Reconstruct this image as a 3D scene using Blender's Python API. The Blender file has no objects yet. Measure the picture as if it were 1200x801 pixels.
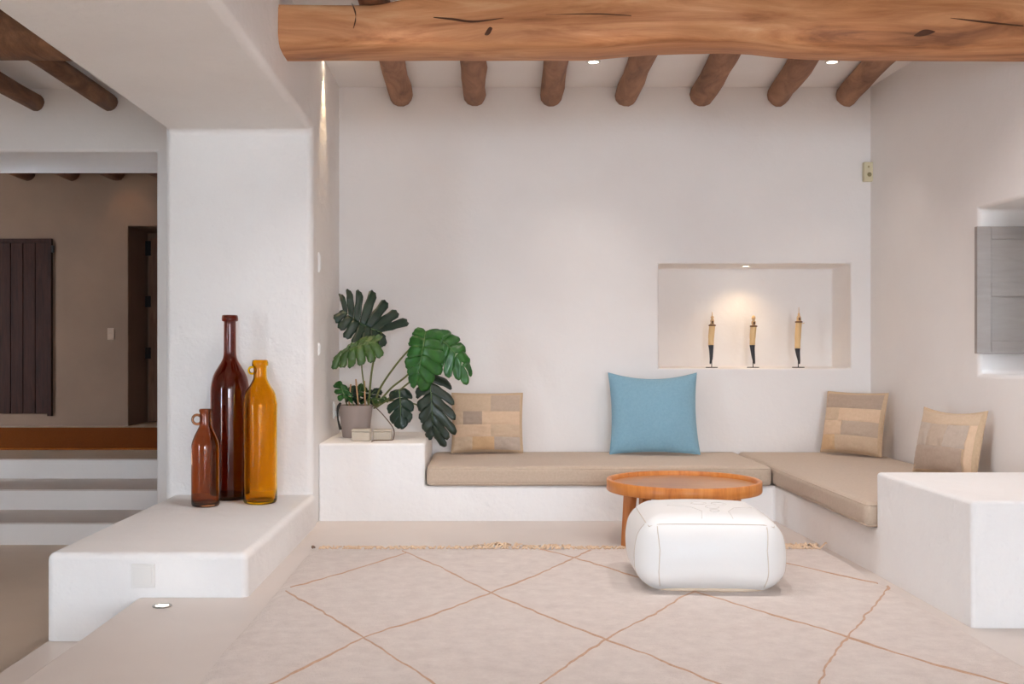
import bpy, bmesh, math, random
from mathutils import Vector, Matrix, noise
random.seed(7)
sc = bpy.context.scene
COL = sc.collection

# ------------------------------------------------------------------ camera
F, CX, CY, H = 1230.0, 565.0, 412.0, 1.1          # pixels of the 1200x801 frame, eye height in metres
cam_d = bpy.data.cameras.new('camera'); cam = bpy.data.objects.new('camera', cam_d); COL.objects.link(cam)
cam.location = (0, 0, H); cam.rotation_euler = (math.pi/2, 0, 0)
cam_d.sensor_width = 36; cam_d.lens = 36*F/1200
cam_d.shift_x = (600-CX)/1200; cam_d.shift_y = (CY-400.5)/1200
cam_d.clip_start = 0.05
sc.camera = cam

# ------------------------------------------------------------------ sky, daylight, exposure
w = bpy.data.worlds.new('sky'); sc.world = w; w.use_nodes = True
bg = w.node_tree.nodes['Background']
bg.inputs[0].default_value = (0.68, 0.835, 1.0, 1); bg.inputs[1].default_value = 20.5
sc.view_settings.view_transform = 'Standard'; sc.view_settings.look = 'None'
sc.view_settings.exposure = 0.40; sc.view_settings.gamma = 1.0; sc.view_settings.use_curve_mapping = False
sc.cycles.diffuse_bounces = 7; sc.cycles.max_bounces = 14; sc.cycles.transmission_bounces = 12
sc.cycles.sample_clamp_indirect = 8.0

def portal(loc, rot, sx, sy):
    l = bpy.data.lights.new('daylight_portal', 'AREA'); l.shape = 'RECTANGLE'; l.size = sx; l.size_y = sy
    l.cycles.is_portal = True
    o = bpy.data.objects.new('daylight_portal', l); COL.objects.link(o); o.location = loc; o.rotation_euler = rot
HALL = (-2.9, -1.5)                                   # unseen open doors, added for light, in the lower hall side wall (y0,y1)
YR = -11.0                                            # rear wall, behind the camera
REAR = (-0.8, 2.7, 0.0, 2.7)                         # unseen open terrace doors added for daylight in the far rear wall (x0,x1,z0,z1)
SIDE = (-8.0, -6.0, 0.0, 2.6)                          # unseen open terrace doors added for brightness in the right wall (y0,y1,z0,z1)
portal(((REAR[0]+REAR[1])/2, YR-.02, 1.35), (math.radians(90), 0, 0), REAR[1]-REAR[0], 2.7)
portal((-8.02, (HALL[0]+HALL[1])/2, 1.1), (math.radians(90), 0, math.radians(-90)), HALL[1]-HALL[0], 2.8)
portal((3.38, (SIDE[0]+SIDE[1])/2, 1.3), (math.radians(90), 0, math.radians(90)), SIDE[1]-SIDE[0], 2.6)

# ------------------------------------------------------------------ helpers
def P(px, py, Y): return Vector(((px-CX)*Y/F, Y, H-(py-CY)*Y/F))
def G(px, py, z=0.0): return P(px, py, (H-z)*F/(py-CY))
def lin(r, g, b):
    f = lambda c: (c/255/12.92) if c/255 <= .04045 else ((c/255+.055)/1.055)**2.4
    return (f(r), f(g), f(b), 1)

def obj(name, bm, m=None, parent=None, smooth=False, loc=None):
    me = bpy.data.meshes.new(name)
    bmesh.ops.recalc_face_normals(bm, faces=bm.faces)
    bm.to_mesh(me); bm.free()
    if m: me.materials.append(m)
    if smooth:
        for p in me.polygons: p.use_smooth = True
    o = bpy.data.objects.new(name, me); COL.objects.link(o)
    if loc is not None: o.location = loc
    if parent: o.parent = parent
    return o
def tag(o, label, cat, group=None, kind=None):
    o['label'] = label
    if cat: o['category'] = cat
    if group: o['group'] = group
    if kind: o['kind'] = kind
    return o
def thing(name, label, cat, loc=(0,0,0), rz=0, group=None):
    o = bpy.data.objects.new(name, None); COL.objects.link(o); o.location = loc; o.rotation_euler = (0,0,rz)
    o.empty_display_size = .1
    return tag(o, label, cat, group)
def bevel(o, wd, seg=3, ang=40):
    b = o.modifiers.new('bevel', 'BEVEL'); b.width = wd; b.segments = seg; b.limit_method = 'ANGLE'; b.angle_limit = math.radians(ang)
    b.harden_normals = False
    for p in o.data.polygons: p.use_smooth = True
    wn = o.modifiers.new('wn', 'WEIGHTED_NORMAL'); wn.keep_sharp = False
    return o
def box(bm, x0, x1, y0, y1, z0, z1):
    v = [bm.verts.new((x, y, z)) for z in (z0, z1) for y in (y0, y1) for x in (x0, x1)]
    for f in ((0,2,3,1), (4,5,7,6), (0,1,5,4), (2,6,7,3), (0,4,6,2), (1,3,7,5)): bm.faces.new([v[i] for i in f])
    return v
def mkbox(*a):
    bm = bmesh.new(); box(bm, *a); return bm
def solid(xs, ys, zs, fill):
    """masonry solid from breakpoints: cells where fill(cx,cy,cz) is true, outer faces only"""
    bm = bmesh.new(); V = {}
    def v(i, j, k):
        if (i, j, k) not in V: V[i, j, k] = bm.verts.new((xs[i], ys[j], zs[k]))
        return V[i, j, k]
    n = (len(xs)-1, len(ys)-1, len(zs)-1)
    c = {}
    for i in range(n[0]):
        for j in range(n[1]):
            for k in range(n[2]):
                c[i, j, k] = fill((xs[i]+xs[i+1])/2, (ys[j]+ys[j+1])/2, (zs[k]+zs[k+1])/2)
    for (i, j, k), s in c.items():
        if not s: continue
        for d, q in (((-1,0,0), ((0,0,0),(0,0,1),(0,1,1),(0,1,0))), ((1,0,0), ((1,0,0),(1,1,0),(1,1,1),(1,0,1))),
                     ((0,-1,0), ((0,0,0),(1,0,0),(1,0,1),(0,0,1))), ((0,1,0), ((0,1,0),(0,1,1),(1,1,1),(1,1,0))),
                     ((0,0,-1), ((0,0,0),(0,1,0),(1,1,0),(1,0,0))), ((0,0,1), ((0,0,1),(1,0,1),(1,1,1),(0,1,1)))):
            if not c.get((i+d[0], j+d[1], k+d[2]), False):
                bm.faces.new([v(i+a, j+b, k+e) for a, b, e in q])
    bmesh.ops.dissolve_limit(bm, angle_limit=.01, verts=bm.verts, edges=bm.edges)
    return bm
def tube(bm, pts, rad, n=8, cap=True, jit=0, seed=0):
    pts = [Vector(p) for p in pts]
    if not hasattr(rad, '__len__'): rad = [rad]*len(pts)
    rings = []; up = None
    for i, p in enumerate(pts):
        t = (pts[min(i+1, len(pts)-1)]-pts[max(i-1, 0)]).normalized()
        if up is None:
            up = Vector((0,0,1)) if abs(t.z) < .9 else Vector((1,0,0))
        a = t.cross(up).normalized(); b = a.cross(t).normalized(); up = b
        r = []
        for k in range(n):
            th = 2*math.pi*k/n
            q = rad[i]
            if jit: q *= 1+jit*noise.noise(Vector((math.cos(th)*1.3+seed*7.1, math.sin(th)*1.3, i*.35)))
            r.append(bm.verts.new(p+a*math.cos(th)*q+b*math.sin(th)*q))
        rings.append(r)
    for r0, r1 in zip(rings, rings[1:]):
        for k in range(n): bm.faces.new((r0[k], r0[(k+1)%n], r1[(k+1)%n], r1[k]))
    if cap: bm.faces.new(rings[0][::-1]); bm.faces.new(rings[-1])
def bez(pts, n=12):
    """smooth curve through points (Catmull-Rom)"""
    pts = [Vector(p) for p in pts]; q = [2*pts[0]-pts[1]]+pts+[2*pts[-1]-pts[-2]]; out = []
    for i in range(len(pts)-1):
        a, b, c, d = q[i:i+4]
        for k in range(n):
            t = k/n
            out.append(.5*((2*b)+(c-a)*t+(2*a-5*b+4*c-d)*t*t+(3*b-a-3*c+d)*t**3))
    out.append(pts[-1]); return out
def lathe(bm, prof, n=40, c=(0,0,0), close=False):
    rings = []
    for r, z in prof:
        if r < 1e-5: rings.append([bm.verts.new((c[0], c[1], c[2]+z))])
        else: rings.append([bm.verts.new((c[0]+r*math.cos(2*math.pi*k/n), c[1]+r*math.sin(2*math.pi*k/n), c[2]+z)) for k in range(n)])
    pr = list(zip(rings, rings[1:]))
    if close: pr.append((rings[-1], rings[0]))
    for a, b in pr:
        for k in range(n):
            k2 = (k+1) % n
            if len(a) == 1 and len(b) == 1: continue
            if len(a) == 1: bm.faces.new((a[0], b[k2], b[k]))
            elif len(b) == 1: bm.faces.new((a[k], a[k2], b[0]))
            else: bm.faces.new((a[k], a[k2], b[k2], b[k]))
def rbox(w, d, h, r, n=10, k=4, puff=(0,0,0)):
    """rounded box, centred in x,y, standing on z=0; puff bulges the x, y, z faces"""
    bm = bmesh.new(); D = (w/2, d/2, h/2)
    def coords(a):
        L = [-(a-r)+(2*(a-r))*i/n for i in range(n+1)]
        e = [math.tan(math.pi/4*(i/k)) for i in range(1, k+1)]
        return [-(a-r)-r*t for t in e[::-1]]+L+[(a-r)+r*t for t in e]
    C = [coords(a) for a in D]
    def mp(p):
        inn = Vector([max(-(D[i]-r), min(D[i]-r, p[i])) for i in range(3)])
        dv = Vector(p)-inn
        q = inn+dv.normalized()*r if dv.length > 0 else Vector(p)
        for i in range(3):
            o = [j for j in range(3) if j != i]
            s = (1-(q[o[0]]/D[o[0]])**2)*(1-(q[o[1]]/D[o[1]])**2)
            q[i] += puff[i]*max(s, 0)*(q[i]/D[i])
        q.z += h/2; return q
    for ax in range(3):
        o = [j for j in range(3) if j != ax]
        for s in (-1, 1):
            g = []
            for a in C[o[0]]:
                row = []
                for b in C[o[1]]:
                    p = [0, 0, 0]; p[ax] = s*D[ax]; p[o[0]] = a; p[o[1]] = b
                    row.append(bm.verts.new(mp(p)))
                g.append(row)
            for i in range(len(g)-1):
                for j in range(len(g[0])-1): bm.faces.new((g[i][j], g[i+1][j], g[i+1][j+1], g[i][j+1]))
    bmesh.ops.remove_doubles(bm, verts=bm.verts, dist=1e-5)
    return bm

# ------------------------------------------------------------------ materials
def mat(name, col, rough=.6, **kw):
    m = bpy.data.materials.new(name); m.use_nodes = True
    b = m.node_tree.nodes['Principled BSDF']
    b.inputs['Base Color'].default_value = col; b.inputs['Roughness'].default_value = rough
    for k, v in kw.items(): b.inputs[k].default_value = v
    return m
def nodes(m): return m.node_tree.nodes, m.node_tree.links, m.node_tree.nodes['Principled BSDF']
def texco(m, scale=(1,1,1), kind='Object'):
    N, L, b = nodes(m); t = N.new('ShaderNodeTexCoord'); mp = N.new('ShaderNodeMapping'); mp.inputs['Scale'].default_value = scale
    L.new(t.outputs[kind], mp.inputs[0]); return mp.outputs[0]
def add_noise(m, scale, detail=4, vec=None, rough=.55, dist=0):
    N, L, b = nodes(m); n = N.new('ShaderNodeTexNoise'); n.inputs['Scale'].default_value = scale; n.inputs['Detail'].default_value = detail
    n.inputs['Roughness'].default_value = rough; n.inputs['Distortion'].default_value = dist
    if vec: L.new(vec, n.inputs['Vector'])
    return n.outputs['Fac']
def ramp(m, fac, stops):
    N, L, b = nodes(m); r = N.new('ShaderNodeValToRGB'); e = r.color_ramp.elements
    while len(e) < len(stops): e.new(.5)
    for el, (p, c) in zip(e, stops): el.position = p; el.color = c
    L.new(fac, r.inputs[0]); return r.outputs[0]
def bump(m, fac, strength, dist=.01, prev=None):
    N, L, b = nodes(m); n = N.new('ShaderNodeBump'); n.inputs['Strength'].default_value = strength; n.inputs['Distance'].default_value = dist
    L.new(fac, n.inputs['Height'])
    if prev: L.new(prev, n.inputs['Normal'])
    L.new(n.outputs[0], b.inputs['Normal']); return n.outputs[0]
def setcol(m, out):
    N, L, b = nodes(m); L.new(out, b.inputs['Base Color'])
def plaster(name, c1, c2, s1=.25, rough=.85):
    m = mat(name, c1, rough); v = texco(m)
    setcol(m, ramp(m, add_noise(m, 1.3, 5, v), [(.3, c1), (.7, c2)]))
    p = bump(m, add_noise(m, 7, 4, v), s1, .02); bump(m, add_noise(m, 45, 3, v), s1*.8, .004, p); return m
M_WALL = plaster('white_plaster', lin(240,235,231), lin(235,229,225))
M_ROUGH = plaster('rough_white_plaster', lin(238,235,232), lin(233,229,226), .75)
M_FLOOR = plaster('beige_microcement', lin(216,204,195), lin(206,194,185), .03, .38)
M_LOW = plaster('brown_microcement', lin(216,196,176), lin(206,186,166), .03, .4)
M_FAR = plaster('dim_light_tinted_plaster', lin(132,104,84), lin(122,96,78), .15)  # white plaster, darkened and warmed in colour to imitate the dim landing light
M_TERR = plaster('terrace_stone', lin(205,195,182), lin(190,180,168), .1)
def wood(name, cols, scale, nz=6, bs=.25, rough=.6, dist=.6):
    m = mat(name, cols[0], rough); v = texco(m, scale)
    f = add_noise(m, nz, 8, v, .62, dist); k = len(cols)
    setcol(m, ramp(m, f, [(.28+.44*i/(k-1), c) for i, c in enumerate(cols)]))
    v2 = texco(m, tuple(s*3 for s in scale)); bump(m, add_noise(m, nz*1.5, 6, v2), bs, .01); return m
M_BEAM = wood('golden_beam_wood', [lin(126,78,46), lin(176,116,72), lin(202,144,98), lin(220,174,132)], (.45, 3, 3), 2.2, .35, .62, 1.2)
M_JOIST = wood('brown_joist_wood', [lin(104,70,48), lin(148,104,76), lin(176,130,98)], (3, .8, 3), 3, .6, .75)
M_DJOIST = wood('dark_joist_wood', [lin(84,54,36), lin(120,82,56), lin(148,104,72)], (3, .8, 3), 3, .6, .75)
M_TABLE = wood('orange_teak', [lin(176,98,38), lin(208,128,58), lin(222,150,78)], (8, 1, 1), 3, .08, .35)
M_TRAY = wood('tray_teak', [lin(168,112,72), lin(190,136,92), lin(200,150,108)], (1, 7, 1), 3, .05, .3)
M_LEG = wood('teak_leg', [lin(150,84,34), lin(186,112,50), lin(204,130,64)], (5, 5, .7), 4, .08, .4)
M_DOOR = wood('dark_door_wood', [lin(36,17,10), lin(52,26,16), lin(62,33,22)], (6, 1, .6), 4, .2, .55)
M_DOOR.node_tree.nodes['Principled BSDF'].inputs['Specular IOR Level'].default_value = .12
M_CRACK = mat('dark_crack', lin(80,48,30), .9)
M_GREY = wood('grey_painted_wood', [lin(146,136,130), lin(152,142,136), lin(158,148,142)], (1, 1, 6), 4, .05, .6)
def fabric(name, c1, c2, fine=500, s=.25):
    m = mat(name, c1, .95); v = texco(m)
    setcol(m, ramp(m, add_noise(m, 60, 6, v, .7), [(.3, c1), (.7, c2)]))
    p = bump(m, add_noise(m, fine, 2, v), s, .002); bump(m, add_noise(m, 9, 3, v), s, .012, p)
    _, _, b = nodes(m); b.inputs['Sheen Weight'].default_value = .15; return m
M_LINEN = fabric('beige_linen', lin(196,176,156), lin(184,164,144))
M_BLUE = fabric('blue_linen', lin(134,172,188), lin(122,160,178))
M_PIL = fabric('tan_linen', lin(206,178,146), lin(194,166,136))
PATCH = {k: fabric('patch_'+k, lin(*c), lin(*[x-10 for x in c]), 400) for k, c in dict(
    taupe=(194,172,152), dark=(182,160,142), peach=(222,192,162), sand=(210,184,156), ochre=(214,178,138), grey=(194,176,160)).items()}
M_STITCH = mat('seam_thread', lin(212,200,186), .8)
M_POUF = mat('white_leather', lin(234,232,229), .42)
v = texco(M_POUF); _p = bump(M_POUF, add_noise(M_POUF, 5, 3, v), .12, .02); bump(M_POUF, add_noise(M_POUF, 220, 2, v), .1, .002, _p)
M_RUG = mat('cream_wool', lin(216,203,192), 1.0)
v = texco(M_RUG); setcol(M_RUG, ramp(M_RUG, add_noise(M_RUG, 14, 8, v, .75), [(.3, lin(210,197,189)), (.7, lin(229,218,210))]))
_p = bump(M_RUG, add_noise(M_RUG, 110, 4, v, .7), .6, .012); v = texco(M_RUG, (1,7,1)); bump(M_RUG, add_noise(M_RUG, 8, 3, v), .25, .02, _p)
M_RLINE = fabric('brown_wool', lin(204,166,138), lin(184,144,114), 120, .5)
M_FRINGE = fabric('tan_wool', lin(232,204,172), lin(214,182,150), 120)
M_HRUG = fabric('rust_carpet', lin(168,92,34), lin(126,66,22), 90, .5); M_HRUG.node_tree.nodes['Principled BSDF'].inputs['Sheen Weight'].default_value = 0; M_HRUG.node_tree.nodes['Principled BSDF'].inputs['Specular IOR Level'].default_value = .1
def glass(name, col, rough=.03):
    return mat(name, col, rough, **{'Transmission Weight': 1.0, 'IOR': 1.45})
M_TALL = glass('dark_brown_glass', lin(160,84,56)); M_SMALL = glass('brown_glass', lin(208,142,96)); M_AMBER = glass('amber_glass', lin(255,207,10)); M_AMBER.node_tree.nodes['Principled BSDF'].inputs['IOR'].default_value = 1.3
M_POT = plaster('taupe_clay', lin(160,144,136), lin(152,136,128), .05, .8)
M_SOIL = mat('soil', lin(60,42,30), .95)
def leafmat(name, c1, c2, rough=.35):
    m = mat(name, c1, rough); v = texco(m); setcol(m, ramp(m, add_noise(m, 18, 4, v), [(.35, c1), (.65, c2)])); return m
M_LEAFD = leafmat('dark_leaf', lin(22,42,32), lin(32,54,40)); M_LEAFB = leafmat('bright_leaf', lin(28,78,24), lin(44,100,32))
M_LEAFM = leafmat('mid_leaf', lin(46,76,32), lin(64,96,40)); M_LEAFG = leafmat('grey_leaf', lin(42,52,42), lin(34,50,36))
M_STEM = mat('green_stem', lin(108,112,58), .5); M_VEIN = mat('pale_vein', lin(96,122,66), .5)
M_STAKE = mat('bamboo_stake', lin(196,152,112), .7); M_ROOT = mat('dark_root', lin(40,36,30), .8)
M_STONE = plaster('pale_stone', lin(200,190,174), lin(188,176,160), .1)
M_CORD = mat('brown_cord', lin(112,88,74), .8)
M_WHITEP = mat('white_plastic', lin(232,230,226), .4); M_CREAMP = mat('cream_plastic', lin(212,202,170), .5)
M_METAL = mat('brushed_steel', lin(170,165,158), .35, Metallic=1.0); M_IRON = mat('black_iron', lin(36,30,28), .6, Metallic=.5)
M_BLACK = mat('black_horn', lin(40,40,46), .3); M_BONE = mat('pale_bone', lin(226,188,134), .45); M_COLLAR = mat('brown_collar', lin(112,74,40), .6)
M_FIG = mat('carved_bone', lin(216,176,128), .6)
def emis(name, col, s):
    m = mat(name, (0,0,0,1)); _, _, b = nodes(m); b.inputs['Emission Color'].default_value = col; b.inputs['Emission Strength'].default_value = s; return m
M_LAMP = emis('lamp_lens', (1, .82, .6, 1), 14)
M_FLAMP = emis('floor_lamp_lens', (1, .93, .85, 1), 8)
M_PANE = bpy.data.materials.new('window_glass'); M_PANE.use_nodes = True
_n = M_PANE.node_tree; _n.nodes.clear(); _o = _n.nodes.new('ShaderNodeOutputMaterial'); _m = _n.nodes.new('ShaderNodeMixShader'); _t = _n.nodes.new('ShaderNodeBsdfTransparent')
_g = _n.nodes.new('ShaderNodeBsdfGlossy'); _g.inputs['Roughness'].default_value = .02; _m.inputs[0].default_value = .07
_n.links.new(_t.outputs[0], _m.inputs[1]); _n.links.new(_g.outputs[0], _m.inputs[2]); _n.links.new(_m.outputs[0], _o.inputs[0])

# ------------------------------------------------------------------ the setting
YB, YF = 7.82, 6.83                 # back wall, bench front
XL, XR = -1.065, 2.893              # living room side walls
YP, YPL = 6.61, 4.70                # pillar front, ledge front
ZC = 3.07
def struct(name, bm, m, label, bev=None, cat='structure'):
    o = obj(name, bm, m)
    if bev: bevel(o, bev)
    return tag(o, label, None, None, 'structure')
struct('floor', mkbox(-1.54, XR+1.2, YR-.3, YB+.3, -.32, 0), M_FLOOR, 'raised beige microcement floor of the seating area', .012)
struct('floor_step', mkbox(-1.953, -1.53, YR-.3, YPL+.3, -.34, -.195), M_FLOOR, 'long beige step running down beside the seating area', .012)
struct('floor_lower', mkbox(-8, -1.6, YR-.3, 8.2, -.5, -.33), M_LOW, 'lower brown microcement floor left of the white ledge')
struct('floor_terrace', mkbox(-14, 16, -26, YR-.3, -.3, -.02), M_TERR, 'pale stone terrace outside the added rear doors')
struct('floor_terrace_garden', mkbox(-20, -8.2, YR-.3, 12, -.6, -.35), M_TERR, 'pale stone terrace outside the added doors of the lower hall')
struct('floor_terrace_side', mkbox(XR+1.2, 16, YR-.3, 12, -.3, -.02), M_TERR, 'pale stone terrace outside the added side doors')
# back wall with its niche
NX0, NX1, NZ0, NZ1, ND = 1.316, 2.747, .979, 1.755, .42
struct('wall_back', solid([XL-.05, NX0, NX1, XR+.6], [YB, YB+ND, YB+.7], [-.2, NZ0, NZ1, 3.4],
       lambda x, y, z: not (NX0 < x < NX1 and NZ0 < z < NZ1 and y < YB+ND)), M_WALL, 'white plaster back wall with a lit rectangular niche', .015)
# right wall with window recess and unseen terrace doors added for daylight
WY0, WY1, WZ0, WZ1 = 5.62, 6.23, .968, 1.946
bmW = solid([XR, XR+.5], [YR-.3, SIDE[0], SIDE[1], WY0, WY1, YB+.02], [-.2, SIDE[2]+.001, WZ0, WZ1, SIDE[3], 3.4],
       lambda x, y, z: not ((SIDE[0] < y < SIDE[1] and 0 < z < SIDE[3]) or (WY0 < y < WY1 and WZ0 < z < WZ1)))
for v_ in bmW.verts: v_.co.x += .034*(YB-v_.co.y)          # the wall opens slightly towards the viewer
struct('wall_right', bmW, M_WALL, 'white plaster right wall with a deep window recess', .025)
# thick arch wall on the left: pillar and lintel
struct('wall_left', solid([-2.0, XL], [YR-.3, -4.5, YP, YB+.75], [-.4, 2.498, 3.4], lambda x, y, z: z > 2.498 or y > YP or y < -4.5), M_ROUGH,
       'thick white plaster wall with pillar and lintel of the wide opening', .045)
struct('wall_rear', solid([-8, REAR[0], REAR[1], XR+1.2], [YR-.3, YR], [-.4, 0, REAR[3], 3.4],
       lambda x, y, z: not (REAR[0] < x < REAR[1] and 0 < z < REAR[3])), M_WALL, 'white plaster wall with unseen terrace doors added for daylight at the far end of the room')
struct('ceiling', mkbox(XL-.02, XR+1.2, YR-.3, YB+.1, ZC, ZC+.25), M_WALL, 'white plaster ceiling between the joists')
# lower hall to the left
struct('ceiling_hall', mkbox(-8, -1.9, YR-.3, 7.75, 3.02, 3.25), M_WALL, 'white plaster ceiling of the lower hall')
struct('wall_hall_side', solid([-8.2, -8], [YR-.3, HALL[0], HALL[1], 7.8], [-.5, -.33, 2.5, 3.3], lambda x, y, z: not (HALL[0] < y < HALL[1] and -.33 < z < 2.5)), M_WALL, 'white plaster side wall of the lower hall')
struct('wall_hall_back', solid([-8, -5, -2.38, -1.95], [7.67, 8.6], [-.4, 2.56, 3.4], lambda x, y, z: z > 2.56 or x < -5 or x > -2.38), M_WALL,
       'white plaster wall with wide opening above the stairs', .02)
# room above the stairs
YH = 13.2
struct('floor_landing', mkbox(-9, -2, 9.13, 14.6, -.3, .169), M_LOW, 'brown landing floor at the top of the stairs', .01)
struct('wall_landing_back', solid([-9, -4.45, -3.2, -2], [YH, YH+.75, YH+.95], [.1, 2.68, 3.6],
       lambda x, y, z: not (-4.45 < x < -3.2 and z < 2.68 and y < YH+.75)), M_FAR, 'plaster wall behind the landing, dim warm light painted into its colour', .015)
struct('wall_landing_side', mkbox(-2.1, -1.95, 8.55, 14.2, -.3, 3.6), M_FAR, 'plaster side wall of the landing, dim light painted into its colour')
struct('wall_landing_end', mkbox(-9.2, -9, 8.55, 14.2, -.3, 3.6), M_FAR, 'plaster end wall of the landing, dim light painted into its colour')
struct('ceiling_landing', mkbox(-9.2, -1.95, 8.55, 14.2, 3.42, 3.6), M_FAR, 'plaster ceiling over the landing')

# stairs
st = thing('staircase', 'three white plaster steps with beige treads up to the landing', 'stairs', (-3.7, 7.78, -.33))
for y0, y1, z0, z1 in ((7.78, 8.41, -.33, -.166), (8.41, 9.13, -.166, -.002), (9.124, 9.13, -.002, .169)):
    s = obj('step', mkbox(-5, -2.1, y0, y1+(.02 if z1 < .1 else 0), z0, z1-.012), M_WALL, None); s.parent = st; s.location = (3.7, -7.78, .33)
    t = obj('tread', mkbox(-5, -2.1, y0-.006, y1+(.01 if z1 < .1 else -.0), z1-.012, z1+.001), M_FLOOR); t.parent = s; bevel(t, .004, 2)

# white ledge in the wide opening
led = tag(obj('plaster_ledge', mkbox(-1.953, -1.05, YPL, YP+.05, -.34, .2), M_ROUGH), 'low thick white plaster ledge with three glass bottles on it', 'ledge')
bevel(led, .035, 4)
# built-in bench
bmS = solid([XL, -.372, 1.925, XR+.16], [2.75, 3.42*1.5185, YF, YB+.01], [-.06, .228, .506],
    lambda x, y, z: (y > YF and (z < .228 or x < -.372)) or (x > 1.925 and (z < .228 or y < 3.42*1.5185)))
for v_ in bmS.verts:
    if abs(v_.co.y-2.75) < .001: v_.co.y = 4.18
    if abs(v_.co.x-1.925) < .001 and v_.co.y > 6: v_.co.x = 1.905
    elif abs(v_.co.x-1.925) < .001: v_.co.x = 1.95
bench = tag(obj('masonry_bench', bmS, M_ROUGH), 'white plaster built-in corner bench with raised blocks at both ends', 'bench')
bevel(bench, .018, 3)

# ------------------------------------------------------------------ ceiling timber
def interp(tab, x):
    for (a, b), (c, d) in zip(tab, tab[1:]):
        if x <= c: return b+(d-b)*max(0, (x-a))/(c-a)
    return tab[-1][1]
def big_beam(name, x0, x1, label, seed, bottom=None, m=M_BEAM):
    bm = bmesh.new(); rings = []; n = 90
    for i in range(n+1):
        x = x0+(x1-x0)*i/n
        yb = interp(bottom, CX+x*F/5.74) if bottom else 71.3+1.2*noise.noise(Vector((x, seed, 0)))
        zb = H+(CY-yb)*5.74/F
        wv = noise.noise(Vector((x*.9, seed, 3)))
        zt = (2.925+.085*max(0, min(1, (x+.55)/.35)) if bottom else 2.97)+.008*wv
        prof = [(5.74, zb), (5.62, zb+.0), (5.52, zb+.006), (5.49, zb+.024), (5.48, zb+.07), (5.478, 2.80), (5.482, zt-.03), (5.50, zt-.008), (5.56, zt), (5.68, zt),
                (5.77, zt-.02), (5.79, 2.86), (5.79, zb+.09), (5.78, zb+.03)]
        rings.append([bm.verts.new((x, y+.012*noise.noise(Vector((x*1.5, k, seed))), z+.005*noise.noise(Vector((x*2.5, k*.7, seed+9))))) for k, (y, z) in enumerate(prof)])
    N = len(prof)
    for a, b in zip(rings, rings[1:]):
        for k in range(N): bm.faces.new((a[k], a[(k+1)%N], b[(k+1)%N], b[k]))
    bm.faces.new(rings[0]); bm.faces.new(rings[-1][::-1])
    o = obj(name, bm, m, None, True); return tag(o, label, 'beam')
BOT = [(300,71), (640,71.5), (690,70.5), (720,68), (760,65), (800,63.6), (850,63), (880,64.5), (910,68), (945,70.3), (1000,71.5), (1200,72)]
beam = big_beam('ceiling_beam', XL-.06, XR+.08, 'massive golden brown timber beam spanning the seating area', 1.0, BOT)
def sliver(name, pts, wd, Y):
    bm = bmesh.new(); pts = bez([P(a, b, Y) for a, b in pts], 6)
    top, bo = [], []
    for i, p in enumerate(pts):
        hh = wd*math.sin(math.pi*min(1, (i+.3)/(len(pts)-.4)))*.5
        top.append(bm.verts.new(p+Vector((0,0,hh)))); bo.append(bm.verts.new(p-Vector((0,0,hh))))
    for i in range(len(pts)-1): bm.faces.new((top[i], top[i+1], bo[i+1], bo[i]))
    ex = bmesh.ops.extrude_face_region(bm, geom=bm.faces[:])
    bmesh.ops.translate(bm, vec=(0, .02, 0), verts=[g for g in ex['geom'] if isinstance(g, bmesh.types.BMVert)])
    return obj(name, bm, M_CRACK, beam)
for a in (([(508,20),(530,22),(555,25),(590,21)], .010), ([(1114,21),(1140,24),(1168,27),(1200,30)], .009), ([(412,3),(417,18),(414,33)], .03), ([(640,17),(700,16),(740,18)], .004)): sliver('crack', a[0], a[1], 5.472)
for a in (([(568,40),(573,36),(577,33)], .035), ([(1072,41),(1083,38),(1096,37)], .03)): sliver('knot', a[0], a[1], 5.472)

ordn = ['first', 'second', 'third', 'fourth', 'fifth', 'sixth', 'seventh']
ends = [470, 557, 645, 733, 822, 912, 992]; starts = [455, 553, 653, 757, 853, 950, 1042]; rr = [.086, .085, .084, .083, .09, .086, .084]
for i in range(7):
    xe = (ends[i]-CX)*YB/F; xs = (starts[i]-CX)*6.636/F; r = rr[i]
    zc = 2.925+r
    pts, rad = [], []
    for k in range(37):
        y = YB+.08-k*.28
        t = (YB-y)/(YB-6.636)
        x = xe+(xs-xe)*min(t, 1.3)+.022*noise.noise(Vector((y*1.7, i*5.3, 0)))
        pts.append((x, y, zc+(.05*min(1, max(0, (6.3-y)/.6)) if i else 0)+.012*noise.noise(Vector((y*1.3, i*3.1, 8)))*(1 if k > 1 else 0)))
        rad.append(r*(1+.10*noise.noise(Vector((y*1.9, i*9.7, 4)))))
    bm = bmesh.new(); tube(bm, [Vector(p) for p in pts], rad, 14, jit=.08, seed=i)
    tag(obj('ceiling_joist', bm, M_JOIST, None, True), f'rough brown log joist, {ordn[i]} from the left of the seven above the back wall', 'joist', 'joists over the seating area')
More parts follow.
